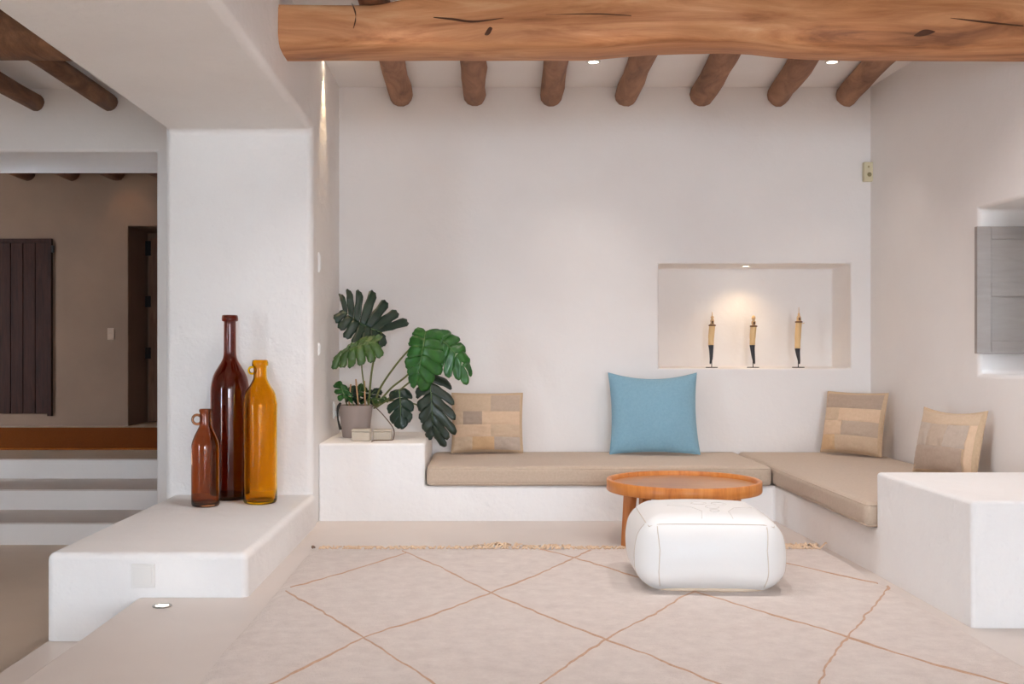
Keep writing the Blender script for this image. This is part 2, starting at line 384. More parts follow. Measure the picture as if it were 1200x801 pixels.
# lower hall timber
big_beam('hall_beam', -7.9, -1.98, 'dark timber beam across the lower hall ceiling', 4.0, None, M_DJOIST)
for i, (px, q) in enumerate(((128, 'nearest the white lintel'), (42, 'cut off by the left edge of the photo'))):
    xe = (px-CX)*7.67/F; zb = 2.858; r = .064
    bm = bmesh.new(); tube(bm, [(xe+.012*noise.noise(Vector((k*.5, i, 2))), 7.72-k*.3, zb+r) for k in range(30)], [r*(1+.06*noise.noise(Vector((k*.6, i*4, 1)))) for k in range(30)], 14, jit=.08, seed=20+i)
    tag(obj('hall_joist', bm, M_DJOIST, None, True), f'brown log joist in the lower hall, {q}', 'joist', 'joists of the lower hall')
for i, px in enumerate((32, 84, 137, 190)):
    xe = (px-CX)*YH/F; r = .11
    bm = bmesh.new(); tube(bm, [(xe, YH+.05-k*.5, 3.246+r) for k in range(10)], [r*(1+.08*noise.noise(Vector((k*.6, i*4, 1)))) for k in range(10)], 12, jit=.1, seed=30+i)
    tag(obj('landing_joist', bm, M_DJOIST, None, True), f'dark log joist over the landing, {ordn[i]} from the left', 'joist', 'joists over the landing')

# ------------------------------------------------------------------ lamps
def spot(name, label, loc, power, size, blend, col=(1,.72,.42), r=.035, lens=None, up=False, radius=.02):
    t = thing(name, label, 'spotlight', loc); s = 1 if up else -1
    bm = bmesh.new(); lathe(bm, [(r, .0), (r*1.35, 0), (r*1.38, s*.004), (r*1.0, s*.006)], 28, close=True); obj('trim_ring', bm, M_METAL if up else M_WHITEP, t, True)
    bm = bmesh.new(); lathe(bm, [(0, s*.0035), (r*.6, s*.0035), (r*1.0, s*.001)], 24); obj('lens', bm, lens or M_LAMP, t)
    l = bpy.data.lights.new('lamp_light', 'SPOT'); l.energy = power; l.spot_size = size; l.spot_blend = blend; l.color = col; l.shadow_soft_size = radius
    o = bpy.data.objects.new('lamp_light', l); COL.objects.link(o); o.parent = t; o.location = (0, 0, s*.02)
    if up: o.rotation_euler = (math.pi, 0, 0)
    return t
spot('ceiling_spotlight', 'small warm ceiling spotlight just below the middle of the big beam', (.757, 7.13, ZC), 30, math.radians(85), 1, (1,.92,.86))
spot('ceiling_spotlight', 'small warm ceiling spotlight near the right wall, between two joists', (2.377, 7.13, ZC), 14, math.radians(80), 1, (1,.92,.86))
spot('ceiling_spotlight', 'small warm ceiling spotlight grazing the wall beside the pillar', (XL+.05, 7.04, ZC), 40, math.radians(50), 1, radius=.01)
for yy_, row in ((4.9, 'first'), (-1.2, 'second')):
    for xx_, nm in ((-.45, 'left'), (.757, 'middle'), (1.9, 'right')):
        spot('ceiling_spotlight', f'unseen fill spotlight added in the ceiling, {nm} one of the {row} row in front of the big beam', (xx_, yy_, ZC), 62, math.radians(140), .7, (1,.97,.98), radius=.05)  # unseen lamps added to brighten the rug, floor and ceiling
spot('niche_spotlight', 'small warm spotlight in the top of the niche', (2.01, 8.0, NZ1), 6.5, math.radians(125), 1, r=.03)
spot('floor_spotlight', 'small round spotlight set into the beige floor before the ledge', tuple(G(190, 710)), 1.2, math.radians(90), 1, (1,.85,.7), .03, M_FLAMP, True)
spot('landing_spotlight', 'small warm spotlight in the landing ceiling by the doorway', (-4.45, 12.9, 3.42), 6.0, math.radians(110), 1, (1,.66,.38))

# ------------------------------------------------------------------ window, shutter, plates
XW = XR+.055
wn = bpy.data.objects.new('window_1', None); COL.objects.link(wn); wn.location = (XW+.45, (WY0+WY1)/2, WZ0); tag(wn, 'grey framed window deep in the right wall recess', None, None, 'structure')
def rel(o, par): o.parent = par; o.location = -Vector(par.location); return o
fr = solid([XW+.42, XW+.47], [WY0, WY0+.05, (WY0+WY1)/2-.025, (WY0+WY1)/2+.025, WY1-.05, WY1], [WZ0, WZ0+.05, WZ1-.05, WZ1],
    lambda x, y, z: z < WZ0+.05 or z > WZ1-.05 or y < WY0+.05 or y > WY1-.05 or abs(y-(WY0+WY1)/2) < .025)
rel(obj('window_frame', fr, M_GREY), wn)
for a, b in ((WY0+.05, (WY0+WY1)/2-.025), ((WY0+WY1)/2+.025, WY1-.05)): rel(obj('pane', mkbox(XW+.443, XW+.447, a, b, WZ0+.05, WZ1-.05), M_PANE), wn)
rel(obj('daylight_blocker', mkbox(XW+.48, XW+.50, WY0+.10, WY1+.04, WZ0-.04, WZ1+.04), M_GREY), wn)  # unseen leaf added outside to cut most of this window's daylight
SY = 6.165; sx0, sx1 = (1145-CX)*SY/F, 3.38; sz1 = H+(CY-265)*SY/F; sz0 = H+(CY-414)*SY/F
sh = thing('window_shutter', 'grey painted two-panel wooden shutter folded open in the window recess', 'shutter', (sx1, SY, sz0))
zm0, zm1 = H+(CY-347)*SY/F, H+(CY-331)*SY/F; stl = .085
for a in ((sx0, sx0+stl, sz0, sz1), (sx1-stl, sx1, sz0, sz1)): bevel(rel(obj('stile', mkbox(a[0], a[1], SY, SY+.035, a[2], a[3]), M_GREY), sh), .003, 2)
for a in ((sz1-.075, sz1), (zm0, zm1), (sz0, sz0+.07)): bevel(rel(obj('rail', mkbox(sx0+stl, sx1-stl, SY+.001, SY+.034, a[0], a[1]), M_GREY), sh), .003, 2)
for a in ((zm1, sz1-.075), (sz0+.07, zm0)): rel(obj('panel', mkbox(sx0+stl-.005, sx1-stl+.005, SY+.014, SY+.026, a[0]-.004, a[1]+.004), M_GREY), sh)
for z in (sz0+.12, sz1-.12): rel(obj('hinge', mkbox(sx1-.01, sx1+.02, SY+.035, SY+.045, z-.04, z+.04), M_IRON), sh)

def plate(name, label, cat, c, ax, w_, h_, rock=True, m=M_WHITEP):
    """wall plate facing +x ('x') or -y ('y')"""
    t = thing(name, label, cat, c, 0 if ax == 'y' else math.radians(90))
    o = obj('plate', mkbox(-w_/2, w_/2, -.011, 0, -h_/2, h_/2), m, t); bevel(o, .003, 2)
    if rock: bevel(obj('cover', mkbox(-w_*.38, w_*.38, -.016, -.010, -h_*.38, h_*.38), m, t), .002, 2)
    return t
plate('socket_cover', 'square white socket cover on the front of the low ledge', 'socket', (-1.517, YPL+.001, .099), 'y', .104, .107, True, mat('ivory_plastic', lin(226,222,217), .4))
zw = lambda py, Y: H+(CY-py)*Y/F
yw = lambda px: XL*F/(px-CX)
plate('wall_thermostat', 'tall narrow white wall control beside the pillar, the upper one', 'switch', (XL, yw(373.5), zw(308, yw(373.5))), 'x', .08, .13)
plate('light_switch', 'white light switch beside the pillar, left of the plant leaves', 'switch', (XL, yw(373.5), zw(409, yw(373.5))), 'x', .08, .08)
so = plate('wall_socket', 'white wall socket beside the plant pot', 'socket', (XL, yw(391), zw(480, yw(391))), 'x', .09, .12)
obj('plug', mkbox(-.022, .022, -.04, -.015, -.045, -.005), M_METAL, so)
sd = thing('motion_sensor', 'small cream motion sensor high in the corner of the back wall', 'sensor', ((1017-CX)*YB/F-.004, YB, zw(202, YB)))
bevel(obj('housing', mkbox(-.04, .04, -.045, 0, -.072, .072), M_CREAMP, sd), .008, 2)
bm = bmesh.new(); lathe(bm, [(0, .012), (.012, .009), (.017, 0)], 16); o = obj('detector_lens', bm, mat('olive_lens', lin(150,136,96), .4), sd, True, (.0, -.044, -.022)); o.rotation_euler = (math.pi/2, 0, 0)
bm = bmesh.new(); lathe(bm, [(0, .003), (.007, .002), (.009, 0)], 12); o = obj('indicator', bm, mat('olive_dot', lin(168,152,112), .4), sd, True, (-.006, -.044, .035)); o.rotation_euler = (math.pi/2, 0, 0)

# landing door, doorway door, switch, carpet
dz0, dz1, dx1 = zw(487, YH), zw(280, YH), (62-CX)*YH/F
pd = thing('plank_door', 'dark wooden plank door on the shaded landing wall', 'door', (dx1-.6, YH, dz0))
for i in range(7):
    a = dx1-.05-i*.155
    bevel(rel(obj('plank', mkbox(a-.15, a, YH-.045, YH-.005, dz0+.03, dz1-.05), M_DOOR), pd), .006, 2)
for a in ((dx1-.05, dx1), (dx1-1.19, dx1-1.14)): rel(obj('frame_post', mkbox(a[0], a[1], YH-.055, YH, dz0, dz1), M_DOOR), pd)
rel(obj('frame_head', mkbox(dx1-1.14, dx1-.05, YH-.055, YH, dz1-.05, dz1), M_DOOR), pd)
rel(obj('hinge', mkbox(dx1, dx1+.025, YH-.05, YH-.02, zw(296, YH), zw(288, YH)), M_IRON), pd)
YD = YH+.74
dd = thing('panel_door', 'brown wooden door deep in the landing doorway, with black hinges', 'door', (-4.0, YD, .169))
for i in range(6): bevel(rel(obj('plank', mkbox(-4.44+i*.2+.03, -4.44+i*.2+.225, YD-.06, YD-.01, .18, 2.6), wood('mid_door_wood', [lin(112,76,56), lin(136,96,72), lin(150,110,84)], (6,1,.6), 4, .2, .6) if i == 0 else bpy.data.materials['mid_door_wood']), dd), .005, 2)
for a, b in ((283, 300), (347, 360), (407, 420)):
    rel(obj('hinge', mkbox(-4.445, -4.38, YD-.09, YD-.06, zw(b, YD), zw(a, YD)), M_IRON), dd)
hs = plate('hall_switch', 'white double light switch on the landing wall, shade painted into its colour', 'switch', ((130-CX)*YH/F, YH, zw(391, YH)), 'y', .085, .15, False, mat('shaded_white_plastic', lin(168,138,116), .6))  # white switch, dim landing light painted into its colour
for z in (-.035, .035): bevel(obj('rocker', mkbox(-.03, .03, -.016, -.010, z-.03, z+.03), bpy.data.materials['shaded_white_plastic'], hs), .002, 2)
bm = rbox(4.6, 2.7, .02, .009, 6, 2); tag(obj('landing_carpet', bm, M_HRUG, None, False, (-4.9, 9.96+1.35, .169)), 'rust brown woven carpet on the landing', 'carpet')

# ------------------------------------------------------------------ rug
RX0, RX1, RY0, RY1, RT = -.94, 1.888, 1.9, 5.81, .018
rug = thing('wool_rug', 'cream wool rug with thin brown diamond lines', 'rug', ((RX0+RX1)/2, (RY0+RY1)/2, 0))
bm = bmesh.new(); nx, ny = 60, 80; g = []
def rug_edge(x, y): return .010*noise.noise(Vector((x*3, y*3, 5)))
for j in range(ny+1):
    row = []
    for i in range(nx+1):
        x = RX0+(RX1-RX0)*i/nx; y = RY0+(RY1-RY0)*j/ny
        e = min(i, nx-i, j, ny-j)
        z = RT+.0025*noise.noise(Vector((x*6, y*6, 0))) if e else .002
        row.append(bm.verts.new((x+rug_edge(x, y), y+rug_edge(y, x), z)))
    g.append(row)
for j in range(ny):
    for i in range(nx): bm.faces.new((g[j][i], g[j][i+1], g[j+1][i+1], g[j+1][i]))
rel(obj('pile', bm, M_RUG, None, True), rug)
LINES = [[(335,697),(380,723),(427,753),(499,801),(600,868)], [(472,649),(520,671),(571,697),(640,727),(708,754),(760,774),(825,801),(930,845)],
    [(692,648),(640,673),(580,697),(500,728),(427,753),(332,801),(230,850)], [(476,652),(410,673),(341,693)],
    [(900,672),(860,684),(812,698),(760,728),(710,754),(643,801),(570,850)], [(634,647),(692,663),(755,683),(814,698),(870,715),(925,731),(994,752),(1075,779),(1158,801),(1240,830)],
    [(1042,691),(1020,720),(994,750),(973,779),(962,801),(940,850)], [(850,650),(921,664),(987,679),(1029,688)]]
for li, ln in enumerate(LINES):
    pts = []
    for p in bez([G(a, b) for a, b in ln], 22):
        q = Vector((min(max(p.x, RX0+.02), RX1-.015), min(p.y, RY1-.02), RT+.003)); pts.append(q)
    bm = bmesh.new(); L_, R_ = [], []
    for i, p in enumerate(pts):
        t = (pts[min(i+1, len(pts)-1)]-pts[max(i-1, 0)]); t.z = 0; t.normalize(); nrm = Vector((-t.y, t.x, 0))
        wb = nrm*(.011*noise.noise(Vector((p.x*11, p.y*14, li)))); hw = .0068*(1+.7*noise.noise(Vector((p.x*30, p.y*30, li+3))))*(.55 if li in (3, 7) else 1)
        L_.append((bm.verts.new(p+wb+nrm*hw-Vector((0,0,.006))), bm.verts.new(p+wb+Vector((0,0,.002))))); R_.append(bm.verts.new(p+wb-nrm*hw-Vector((0,0,.006))))
    for i in range(len(pts)-1):
        bm.faces.new((L_[i][0], L_[i+1][0], L_[i+1][1], L_[i][1])); bm.faces.new((L_[i][1], L_[i+1][1], R_[i+1], R_[i]))
    rel(obj('woven_line', bm, M_RLINE, None, True), rug)
bm = bmesh.new(); rnd = random.Random(3)
x = RX0+.04
while x < RX1-.02:
    big = 2.0 if (-.02 < x < .17 or x > 1.55) else 1.4 if .28 < x < .5 else .9
    for k in range(3):
        l = rnd.uniform(.035, .075)*big; a = rnd.uniform(-.9, .9)
        p0 = Vector((x, RY1-.012, .012)); p1 = p0+Vector((math.sin(a)*l*.6, l*.5, rnd.uniform(.004, .012)*big)); p2 = p0+Vector((math.sin(a)*l, l*math.cos(a*.6), .004))
        tube(bm, [p0, p1, p2], [.0045, .005, .003], 5)
    x += rnd.uniform(.014, .034)
fg = rel(obj('fringe', bm, M_FRINGE, None, True), rug); fg['kind'] = 'stuff'
bm = bmesh.new(); tube(bm, bez([(RX0+.005, RY1-.02, .02), (RX0+.0, RY1+.01, .022), (RX0+.008, RY1+.03, .012)], 5), .006, 6); rel(obj('corner_tassel', bm, M_CORD, None, True), rug)

# ------------------------------------------------------------------ seat cushions
def seat(label, x0, x1, y0, y1, z0, h, r=.035):
    t = thing('seat_cushion', label, 'cushion', ((x0+x1)/2, (y0+y1)/2, z0), 0, 'bench seat cushions')
    w_, d_ = x1-x0, y1-y0
    bm = rbox(w_, d_, h, r, 22, 4, (.004, .004, .012))
    for v_ in bm.verts:
        c = v_.co
        if c.z > h*.4: c.z += .004*noise.noise(Vector((c.x*3, c.y*5, x0)))
        c.y += .003*noise.noise(Vector((c.x*6, c.z*14, 2))); c.z = max(c.z, 0)
    obj('body', bm, M_LINEN, t, True)
    for z, s in ((h-.016, 1), (.014, 1)):
        a, b = w_/2-.006, d_/2-.006; rr_ = .03; pts = []
        for cx, cy, a0 in ((a-rr_, b-rr_, 0), (-a+rr_, b-rr_, 90), (-a+rr_, -b+rr_, 180), (a-rr_, -b+rr_, 270)):
            for k in range(5): th = math.radians(a0+22.5*k); pts.append((cx+rr_*math.cos(th), cy+rr_*math.sin(th), z))
        pts.append(pts[0]); bm = bmesh.new(); tube(bm, pts, .0042, 6); obj('piping', bm, M_LINEN, t, True)
    return t
ZS = .228; CH = .128; ZT = ZS+CH
seat('long beige linen seat cushion along the back wall', -.362, 1.885, YF-.02, YB-.012, ZS, CH)
seat('beige linen seat cushion along the right wall, ending at the white block', 1.897, XR-.012, 3.42*1.5185+.006, YB-.012, ZS, CH)

# ------------------------------------------------------------------ throw pillows
def pillow(name, label, bl, br, lean, w_, h_, t_, m, patches=(), ear=.06, sag=0, seed=0, group=None):
    bl, br, lean = Vector(bl), Vector(br), Vector(lean)
    X = (br-bl).normalized(); Z = (Vector((0,0,1))*h_+lean).normalized(); Y = Z.cross(X).normalized(); Z = X.cross(Y).normalized()
    o0 = (bl+br)/2
    t = thing(name, label, 'pillow', (0,0,0), 0, group)
    t.matrix_world = Matrix.Translation(o0) @ Matrix((X, Y, Z)).transposed().to_4x4()
    def pos(u, v_, s, off=0):
        x = w_/2*u*(1-ear*(1-v_*v_)); z = h_/2*v_*(1-ear*(1-u*u))
        th = t_/2*((1-u*u)*(1-v_*v_))**.5*(1-.12*v_)
        e = 1-max(abs(u), abs(v_))
        wr = .010*noise.noise(Vector((u*5+seed, v_*2.2, seed*3)))*(1-abs(v_))*2*e + .008*noise.noise(Vector((u*9, v_*9, seed+2)))*min(1, 4*e)
        if v_ < 0: wr += .012*math.sin(u*11+seed)*max(0, -v_)**2*min(1, 5*e)
        z -= sag*max(0, v_)*(1-u*u)
        return Vector((x, s*(th+max(0, off)+(wr if off or th > .01 else 0)), z+h_/2))
    n = 26; bm = bmesh.new(); S = {}
    def vt(i, j, s):
        u, v_ = math.sin(math.pi/2*(2*i/n-1)), math.sin(math.pi/2*(2*j/n-1))
        if i in (0, n) or j in (0, n): s = 0
        if (i, j, s) not in S: S[i, j, s] = bm.verts.new(pos(u, v_, s or 1))
        return S[i, j, s]
    for s in (-1, 1):
        for i in range(n):
            for j in range(n): bm.faces.new((vt(i,j,s), vt(i+1,j,s), vt(i+1,j+1,s), vt(i,j+1,s)))
    obj('cover', bm, m, t, True)
    pts = []
    for k in range(4):
        for q in range(16):
            a = -1+q/8
            u, v_ = [(a, -1), (1, a), (-a, 1), (-1, -a)][k]; pts.append(pos(u, v_, 1))
    pts.append(pts[0]); bm = bmesh.new(); tube(bm, pts, .0035, 5, False); obj('edge_seam', bm, m, t, True)
    for u0, u1, v0, v1, c in patches:
        bm = bmesh.new(); g = []; k = 10
        for i in range(k+1):
            row = []
            for j in range(k+1):
                u, v_ = u0+(u1-u0)*i/k, v0+(v1-v0)*j/k
                row.append(bm.verts.new(pos(u, v_, -1, .007 if 0 < i < k and 0 < j < k else .0035)))
            g.append(row)
        for i in range(k):
            for j in range(k): bm.faces.new((g[i][j], g[i+1][j], g[i+1][j+1], g[i][j+1]))
        obj('patch', bm, PATCH[c], t, True)
    return t
def rows(spec, e=.93):
    out = []; 
    for v0, v1, cs in spec:
        for u0, u1, c in cs: out.append((max(-e, u0), min(e, u1), max(-e, v0), min(e, v1), c))
    return out
pillow('patchwork_pillow', 'tan patchwork pillow leaning on the back wall beside the plant', P(531, 527, 7.62)*1 * Vector((1,1,1)) if False else (P(531,0,7.62).x, 7.62, ZT+.012), (P(611,0,7.62).x, 7.62, ZT+.012), (0,.06,0), .52, .435, .17, M_PIL,
    rows([(.37,1,[(-1,.1,'sand'),(.1,1,'taupe')]), (-.08,.37,[(-1,-.7,'sand'),(-.7,-.15,'dark'),(-.15,1,'peach')]), (-.5,-.08,[(-1,.1,'peach'),(.1,1,'sand')]), (-1,-.5,[(-1,-.42,'sand'),(-.42,.2,'ochre'),(.2,1,'grey')])]), .035, 0, 1, 'patchwork pillows on the bench')
pillow('blue_pillow', 'large plain blue square pillow against the back wall', (P(718,0,7.5).x, 7.50, ZT+.014), (P(816,0,7.5).x, 7.47, ZT+.014), (0,.17,0), .64, .60, .20, M_BLUE, (), .07, .03, 4)
pillow('patchwork_pillow', 'tan patchwork pillow standing in the corner of the bench', (2.475,7.66,ZT+.014), (2.765,7.29,ZT+.014), (.075,.06,0), .485, .45, .16, M_PIL,
    rows([(.45,1,[(-1,1,'dark')]), (.02,.45,[(-1,-.35,'sand'),(-.35,1,'peach')]), (-.45,.02,[(-1,-.2,'peach'),(-.2,1,'taupe')]), (-1,-.45,[(-1,-.4,'ochre'),(-.4,1,'sand')])]), .045, 0, 7, 'patchwork pillows on the bench')
pillow('patchwork_pillow', 'tan patchwork pillow leaning on the right wall behind the white block', (2.64,6.42,ZT+.014), (2.808,5.98,ZT+.014), (.075,.06,0), .485, .40, .16, M_PIL,
    rows([(.55,1,[(-1,1,'sand')]), (-.2,.55,[(-1,-.45,'grey'),(-.45,.15,'taupe'),(.15,.75,'grey')]), (-1,-.2,[(-1,.7,'dark')]), (-1,.55,[(.75,1,'peach')])]), .05, .02, 11, 'patchwork pillows on the bench')

# ------------------------------------------------------------------ pouf
PW, PH = .665, .333
pf = thing('leather_pouf', 'square white leather pouf with stitched seams on the rug', 'pouf', (1.05, 5.02, RT), math.radians(-3))
bm = rbox(PW, PW, PH, .10, 14, 6, (.02, .02, .03))
def pouf_warp(c):
    k = c.z/PH; s = 1-.07*max(0, (k-.45)/.55)**1.5-.06*max(0, (.35-k)/.35)**2
    return Vector((c.x*s, c.y*s, c.z))
for v_ in bm.verts:
    q = pouf_warp(v_.co); n_ = .006*noise.noise(Vector((q.x*5, q.y*5, q.z*7))); v_.co = Vector((q.x*(1+n_), q.y*(1+n_), q.z))
from mathutils.bvhtree import BVHTree
pb = BVHTree.FromBMesh(bm)
obj('body', bm, M_POUF, pf, True)
def on_pouf(p, off=.0005):
    c, nr, _, _ = pb.find_nearest(Vector(p)); s = Vector(c)-Vector((0,0,PH/2)); return c+nr*off*(1 if nr.dot(s) > 0 else -1)
def seam(name, pts, r=.0022, m=M_STITCH, closed=False):
    q = []
    for a, b in zip(pts, pts[1:]):
        for k in range(10): q.append(on_pouf(Vector(a).lerp(Vector(b), k/10)))
    q.append(on_pouf(pts[-1])); bm = bmesh.new(); tube(bm, q, r, 5); return obj(name, bm, m, pf, True)
e = .245; zt_ = PH-.035; hw = .36
for sx, sy in ((0,-1), (-1,0), (1,0), (0,1)):
    for k in (-1, 1):
        if sx == 0: seam('seam', [(k*e, sy*.30, zt_), (k*e*.98, sy*hw, PH*.6), (k*e, sy*hw, .1), (k*e*.95, sy*.30, .02)])
        else: seam('seam', [(sx*.30, k*e, zt_), (sx*hw, k*e*.98, PH*.6), (sx*hw, k*e, .1), (sx*.30, k*e*.95, .02)])
for a, b in (((-.29,-.29), (.29,-.29)), ((.29,-.29), (.29,.29)), ((.29,.29), (-.29,.29)), ((-.29,.29), (-.29,-.29))): seam('seam', [(a[0], a[1], zt_+.005), (b[0], b[1], zt_+.005)])
def motif(cx, cy, r): seam('stitched_motif', [(cx+r*math.cos(t*math.pi/6), cy+r*math.sin(t*math.pi/6), PH+.03) for t in range(13)], .0016, mat('pale_thread', lin(216,212,206), .8) if 'pale_thread' not in bpy.data.materials else bpy.data.materials['pale_thread'])
for cx, cy, r in ((.03,-.12,.032), (-.02,-.03,.036), (.075,-.03,.036), (.03,-.19,.022)): motif(cx, cy, r)
for sx in (-1, 1): seam('stitched_motif', [(.03+sx*.07,-.27,PH), (.03+sx*.06,-.2,PH+.03), (.03+sx*.10,-.12,PH+.03), (.03+sx*.2,-.05,PH+.03)], .0016, bpy.data.materials['pale_thread'])
bm = bmesh.new(); lathe(bm, [(0,0), (.28,0), (.286,.008), (.28,.02), (0,.02)], 64)
for v_ in bm.verts:
    a_ = math.atan2(v_.co.y, v_.co.x); k_ = 1/(abs(math.cos(a_))**4.5+abs(math.sin(a_))**4.5)**(1/4.5); v_.co.x *= k_; v_.co.y *= k_
obj('base_trim', bm, mat('cream_leather', lin(222,200,176), .6), pf, True, (0,0,-.002))

# ------------------------------------------------------------------ coffee table
TX, TY, TR, TZ = 1.17, 6.1, .444, .361
tb = thing('coffee_table', 'round orange teak tray coffee table on four legs', 'table', (TX, TY, 0))
bm = bmesh.new(); lathe(bm, [(TR-.004, TZ-.066), (TR, TZ-.060), (TR, TZ-.004), (TR-.004, TZ), (TR-.022, TZ), (TR-.026, TZ-.004), (TR-.030, TZ-.03), (TR-.03, TZ-.066)], 72, close=True); obj('rim', bm, M_TABLE, tb, True)
bm = bmesh.new(); lathe(bm, [(0, TZ-.05), (TR-.028, TZ-.05), (TR-.028, TZ-.026), (0, TZ-.026)], 60); obj('tray', bm, M_TRAY, tb)
legoff = [(-.34, -.17), (.17, -.34), (-.17, .33), (.34, .17)]
for dx, dy in legoff:
    bm = bmesh.new(); ang = math.atan2(dy, dx); L0 = [(-.035,-.022), (.035,-.022), (.035,.022), (-.035,.022)]
    def ring(z, s, k): return [bm.verts.new((dx*k+(a*math.cos(ang+1.57)-b*math.sin(ang+1.57))*s, dy*k+(a*math.sin(ang+1.57)+b*math.cos(ang+1.57))*s, z)) for a, b in L0]
    r0 = ring(0.0 if TY+dy > RY1+.02 else RT, .78, 1.06); r1 = ring(TZ-.05, 1.1, .97)
    for k in range(4): bm.faces.new((r0[k], r0[(k+1)%4], r1[(k+1)%4], r1[k]))
    bm.faces.new(r0[::-1]); bm.faces.new(r1); bevel(obj('leg', bm, M_LEG, tb), .006, 2)
bm = bmesh.new(); box(bm, -.33, .33, -.03, .03, TZ-.075, TZ-.05); box(bm, -.03, .03, -.33, .33, TZ-.074, TZ-.05); o = obj('under_brace', bm, M_LEG, tb); o.rotation_euler = (0, 0, math.atan2(-.17, -.34))

# ------------------------------------------------------------------ bottles
def bottle(name, label, x, y, prof, m, th=.006, handle=None, wob=0, seed=0):
    t = thing(name, label, 'bottle', (x, y, .2))
    ins = [(max(r-th, .004), z) for r, z in prof if z > .02]
    full = [(0, .0)]+prof+[(r, z) for r, z in reversed(ins)]+[(max(ins[0][0]-.01, .01), .016), (0, .018)]
    bm = bmesh.new(); lathe(bm, full, 44)
    if wob:
        for v_ in bm.verts:
            a = math.atan2(v_.co.y, v_.co.x); k = 1+wob*noise.noise(Vector((math.cos(a)*2, math.sin(a)*2, v_.co.z*26+seed))); v_.co.x *= k; v_.co.y *= k
    obj('glass_body', bm, m, t, True)
    if handle:
        c, R, r = handle; bm = bmesh.new(); tube(bm, [(c[0]+R*math.cos(a*math.pi/9), c[1], c[2]+R*math.sin(a*math.pi/9)) for a in range(19)], r, 8); obj('neck_ring', bm, m, t, True)
    return t
def smooth_prof(p, n=6): return [(v_.x, v_.y) for v_ in bez([(a, b, 0) for a, b in p], n)]
h = 1.125
bottle('glass_bottle', 'tallest dark brown glass bottle with a long neck, behind the other two', -1.545, 6.43,
    [(.095,.0), (.110,.006), (.115,.02)]+smooth_prof([(.115,.03), (.116,.3), (.117,.62), (.113,.70), (.098,.76), (.070,.81), (.047,.85), (.038,.89), (.037,1.0), (.036,1.08)], 4)+[(.037,1.085), (.048,1.088), (.050,1.10), (.047,1.122), (.040,1.125)], M_TALL, .007)
bottle('glass_bottle', 'bright amber yellow glass bottle with rippled surface', -1.322, 6.25,
    [(.080,.0), (.094,.006), (.099,.018)]+smooth_prof([(.100,.03), (.100,.3), (.101,.56), (.099,.60), (.086,.66), (.060,.70), (.043,.735), (.039,.76), (.038,.81)], 4)+[(.039,.815), (.047,.818), (.048,.832), (.045,.849), (.038,.852)], M_AMBER, .006, ((-.048, -.0, .79), .02, .007), .02, 3)
bottle('glass_bottle', 'smallest brown glass bottle with a ring handle at its neck', -1.615, 6.13,
    [(.066,.0), (.077,.005), (.081,.015)]+smooth_prof([(.082,.03), (.082,.2), (.082,.33), (.078,.37), (.062,.415), (.044,.45), (.035,.475), (.033,.52), (.033,.545)], 4)+[(.034,.547), (.037,.55), (.037,.56), (.034,.567), (.029,.567)], M_SMALL, .005, ((-.050, 0, .505), .027, .008))

# ------------------------------------------------------------------ niche figures
def horn(label, px, top, joint, kind, lean):
    Y = YB+.17; x = (px-CX)*Y/F; z0 = NZ0; t = thing('horn_figure', label, 'sculpture', (x, Y, z0), 0, 'horn figures in the niche')
    zz = lambda py: (H+(CY-py)*Y/F)-z0
    bm = bmesh.new(); lathe(bm, [(0,0), (.045,0), (.046,.003), (.044,.006), (0,.006)], 28); obj('base', bm, M_IRON, t)
    bm = bmesh.new(); tube(bm, [(0,0,.005), (0,0,.10)], .0035, 8); obj('rod', bm, M_IRON, t)
    zt, zj = zz(top), zz(joint); zc = zt-.085
    bm = bmesh.new(); tube(bm, bez([(.012*lean, 0, .028), (.004*lean, 0, .07), (-.004, 0, zj*.8), (-.006, 0, zj)], 5), [.004+.017*(i/15)**.7 for i in range(16)], 14); obj('horn_tip', bm, M_BLACK, t, True)
    bm = bmesh.new(); tube(bm, bez([(-.006,0,zj), (-.003,0,(zj+zc)/2), (.004,0,zc)], 5), [.021]*4+[.023]*7, 14); obj('shaft', bm, M_BONE, t, True)
    bm = bmesh.new(); lathe(bm, [(.02,0), (.028,.002), (.028,.010), (.02,.013)], 20, (.004,0,zc-.006), close=True); obj('collar', bm, M_COLLAR, t, True)
    bm = bmesh.new()
    if kind == 0: lathe(bm, [(.015,0), (.017,.012), (.012,.02), (.016,.034), (.013,.044), (.008,.05), (.013,.058), (.012,.066), (.004,.074), (.003,.10), (0,.102)], 16, (.004,0,zc))
    elif kind == 1: lathe(bm, [(.014,0), (.012,.012), (.017,.022), (.016,.036), (.009,.044), (.014,.054), (.016,.066), (.010,.078), (0,.084)], 16, (.004,0,zc))
    else: lathe(bm, [(.018,0), (.018,.018), (.014,.024), (.018,.028), (.014,.04), (.008,.05), (.009,.06), (.003,.07), (.002,.11), (0,.112)], 16, (.004,0,zc))
    obj('carved_head', bm, M_FIG, t, True)
    bm = bmesh.new(); box(bm, -.002, .010, -.021, -.012, zc+.012, zc+.034); obj('carved_face', bm, M_COLLAR, t)
    if kind == 2:
        bm = bmesh.new(); tube(bm, [(.004,0,zc-.005), (.03,-.005,zc-.012), (.045,-.005,zc-.006)], .003, 6); obj('side_pin', bm, M_BONE, t)
    return t
horn('carved bone and black horn figure, leftmost of the three in the niche', 834, 368, 404, 0, -1)
horn('carved bone and black horn figure with rounded head, middle of the niche', 882.5, 369, 404, 1, 1)
horn('carved bone and black horn figure with a side pin, rightmost in the niche', 935.5, 364, 408, 2, .8)

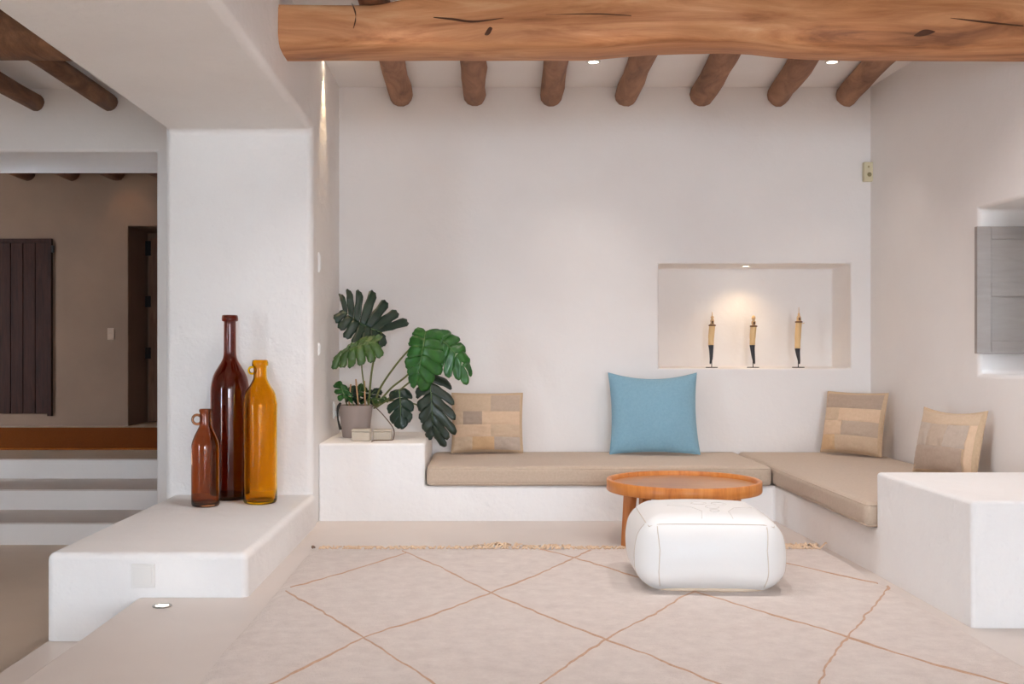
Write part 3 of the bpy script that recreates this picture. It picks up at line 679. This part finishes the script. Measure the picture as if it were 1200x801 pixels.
# ------------------------------------------------------------------ monstera
PY0 = 7.30; PXC = (417-CX)*PY0/F
pl = thing('monstera_plant', 'potted monstera with large split leaves in a taupe pot on the white block', 'plant', (PXC, PY0, .506))
def relp(o): o.parent = pl; o.location = -Vector(pl.location); return o
bm = bmesh.new(); lathe(bm, [(0,0), (.085,0), (.092,.006), (.104,.10), (.117,.215), (.119,.225), (.110,.225), (.106,.205), (0,.203)], 44, (PXC, PY0, .506)); relp(obj('pot', bm, M_POT, None, True))
bm = bmesh.new(); lathe(bm, [(.107,.204), (.06,.214), (0,.218)], 30, (PXC, PY0, .506)); relp(obj('soil', bm, M_SOIL, None, True))
def leaf(base, ctrl, tip, wl, wr, m, n=6, lean0=-.35, lean1=.45, dl=(0,0,0), dr=(0,0,0), gap=.3, seed=0, slit=.62, fan=1.0):
    base, ctrl, tip = map(Vector, (base, ctrl, tip)); L = (tip-base).length
    rn = random.Random(seed)
    M = lambda s: base*(1-s)**2+ctrl*2*s*(1-s)+tip*s*s
    def T(s): return ((ctrl-base)*(1-s)+(tip-ctrl)*s).normalized()
    prof = lambda s: (.72+1.2*s-1.5*s*s) if s < .6 else max(.3, (.9-(s-.6)*1.35))
    bm = bmesh.new()
    for W, Dp in ((Vector(wl), Vector(dl)), (Vector(wr), Vector(dr))):
        for i in range(n):
            c = (i+.5)/n; hwid = .5/n; g0 = gap*rn.uniform(.75, 1.3); ln = prof(c)*rn.uniform(.9, 1.06)
            a = lean0+(lean1-lean0)*c**.75; grid = []; R = 9; Wn = W.normalized(); wl_ = W.length; t_ = T(c)
            for j in range(R+1):
                u = j/R; au = a*min(1, u*1.8)
                k = 1+fan*u
                if u > g0: k *= 1-(1-slit)*min(1, (u-g0)/.15)
                if u > .84: k *= 1-.55*((u-.84)/.16)**2
                d_ = Wn*math.cos(a)+t_*math.sin(a); e_ = t_*math.cos(au)-Wn*math.sin(au)
                row = []
                for q in (-1, -.45, 0, .45, 1):
                    p = M(c)+d_*(wl_*ln*u)+e_*(q*hwid*k*L)+Dp*(u*u)
                    nr = t_.cross(W).normalized()
                    p += nr*(.008*(1-abs(q))*u+.012*noise.noise(Vector((c*7+seed, u*2, q*.5))))
                    row.append(bm.verts.new(p))
                grid.append(row)
            for j in range(R):
                for q in range(4): bm.faces.new((grid[j][q], grid[j][q+1], grid[j+1][q+1], grid[j+1][q]))
    bmesh.ops.remove_doubles(bm, verts=bm.verts, dist=.0006)
    o = relp(obj('leaf', bm, m, None, True)); s = o.modifiers.new('thick', 'SOLIDIFY'); s.thickness = .0016
    bm = bmesh.new(); tube(bm, [M(i/10) for i in range(11)], [.0045*(1-.07*i) for i in range(11)], 6); v_ = obj('midrib', bm, M_VEIN, o, True)
    return o
def stem(lf, pts, r0=.008, r1=.0055, m=M_STEM):
    q = bez(pts, 8); bm = bmesh.new(); tube(bm, q, [r0+(r1-r0)*i/(len(q)-1) for i in range(len(q))], 8); return obj('stem', bm, m, lf, True) if lf else None
def V2(dx, dy, Y, dY=0): return Vector((dx*Y/F, dY, -dy*Y/F))
Y1 = 7.25
A = leaf(P(447,389,Y1), P(425,384,Y1-.06), P(401,362,Y1-.02), V2(2,-54,Y1,.10), V2(-8,17,Y1,-.10), M_LEAFD, 7, -1.15, .35, V2(-2,4,Y1,0), V2(-6,6,Y1,0), .42, 1, .74, 1.15)
stem(A, [P(432,476,7.30), P(435,440,7.28), P(440,412,7.26), P(447,389,Y1)])
A = leaf(P(440,401,7.12), P(418,402,7.1), P(391,420,7.06), V2(4,-11,7.1,.05), V2(2,20,7.1,-.06), M_LEAFM, 6, -.8, .5, V2(0,0,7), V2(0,5,7), .45, 2, .78, .7)
stem(A, [P(428,476,7.28), P(427,455,7.22), P(424,430,7.16), P(425,404,7.11)], .006, .004)
Y3 = 7.10
A = leaf(P(499,388,Y3), P(494,415,Y3-.10), P(489,447,Y3-.04), V2(-17,-4,Y3,.05), V2(24,2,Y3,.04), M_LEAFB, 6, -.7, .8, V2(-3,4,Y3,0), V2(4,6,Y3,.02), .68, 3, .86, .7)
stem(A, [P(438,476,7.30), P(447,452,7.28), P(470,420,7.2), P(499,390,Y3)])
A = leaf(P(503,392,Y3+.05), P(528,398,Y3-.02), P(548,437,Y3), V2(10,-13,Y3,.08), V2(-14,22,Y3,-.02), M_LEAFB, 6, -.6, .7, V2(2,4,Y3), V2(2,6,Y3), .6, 5, .8, .6)
stem(A, [P(440,476,7.32), P(458,455,7.3), P(484,432,7.24), P(503,392,Y3+.05)])
A = leaf(P(503,436,Y3+.05), P(506,470,Y3-.07), P(508,508,Y3+.02), V2(-17,6,Y3,.05), V2(27,14,Y3,.03), M_LEAFG, 6, -.5, .9, V2(-2,4,Y3), V2(4,6,Y3), .5, 8, .76, .6)
stem(A, [P(441,477,7.31), P(462,462,7.28), P(485,444,7.2), P(503,436,Y3+.05)], .007, .005)
A = leaf(P(468,456,7.14), P(470,475,7.08), P(469,494,7.08), V2(-16,4,7.1,.03), V2(17,0,7.1,.03), M_LEAFD, 4, -.5, 1.0, V2(0,4,7), V2(0,5,7), .55, 9, .82, .6)
stem(A, [P(438,478,7.28), P(452,470,7.22), P(462,460,7.16), P(468,456,7.14)], .006, .004)
for (bx, by), (tx, ty), s, Yq, mm in (((404,474),(398,447),11,7.2,M_LEAFB), ((412,476),(414,452),9,7.36,M_LEAFD), ((430,476),(441,455),11,7.36,M_LEAFD), ((418,476),(424,450),10,7.4,M_LEAFM), ((436,476),(452,466),8,7.22,M_LEAFM)):
    A = leaf(P(bx,by-8,Yq), P((bx+tx)/2,(by+ty)/2-4,Yq-.03), P(tx,ty,Yq), V2(-s,-2,Yq,.03), V2(s,2,Yq,.03), mm, 4, -.7, .9, V2(0,3,Yq), V2(0,3,Yq), .85, bx, .9, .5)
    stem(A, [P(bx+4,478,7.3), P(bx+2,by-2,7.28), P(bx,by-8,Yq)], .005, .004)
bm = bmesh.new(); tube(bm, bez([P(436,476,7.3), P(448,471,7.24), P(470,469,7.2), P(498,477,7.15)], 8), .005, 8); relp(obj('runner', bm, M_STEM, None, True))
for (x0, y0), (x1, y1) in (((409,476),(411,450)), ((420,476),(417,444)), ((428,476),(427,446))):
    bm = bmesh.new(); tube(bm, [P(x0,y0,7.24), P(x1,y1,7.22)], .0055, 8); relp(obj('stake', bm, M_STAKE, None, True))
bm = bmesh.new(); tube(bm, bez([P(399,472,7.17), P(396,478,7.15), P(396,490,7.15), P(399,503,7.16)], 8), [.008+.002*math.sin(i*.3) for i in range(25)], 8); relp(obj('aerial_root', bm, M_ROOT, None, True))

# little blocks and cord beside the pot
def block(label, px0, px1, py, Y, h_):
    x0, x1 = (px0-CX)*Y/F, (px1-CX)*Y/F
    t = thing('stone_box', label, 'box', ((x0+x1)/2, Y, .506), 0, 'small boxes beside the pot')
    bm = rbox(x1-x0, .09, h_*.78, .008, 4, 3); obj('body', bm, M_STONE, t, True)
    bm = rbox(x1-x0+.004, .094, h_*.2, .006, 4, 3); obj('lid', bm, M_STONE, t, True, (0, 0, h_*.79))
block('small pale stone box in front of the plant pot', 413, 434.5, 514, 7.02, .078)
block('small greyish stone box right of the plant pot, ringed by the cord', 438, 459, 512, 7.10, .072)
bm = bmesh.new(); tube(bm, bez([P(438,475,7.18), P(449,486,7.16), P(461,502,7.13), Vector(((461-CX)*7.1/F, 7.10, .512)), Vector(((456-CX)*7.0/F, 7.02, .510)), Vector(((440-CX)*7.0/F, 7.0, .510)), Vector(((437-CX)*7.0/F, 6.92, .510))], 8), .0035, 6)
tag(obj('thin_cord', bm, M_CORD, None, True), 'thin brown cord hanging from the plant pot round the boxes', 'cord')
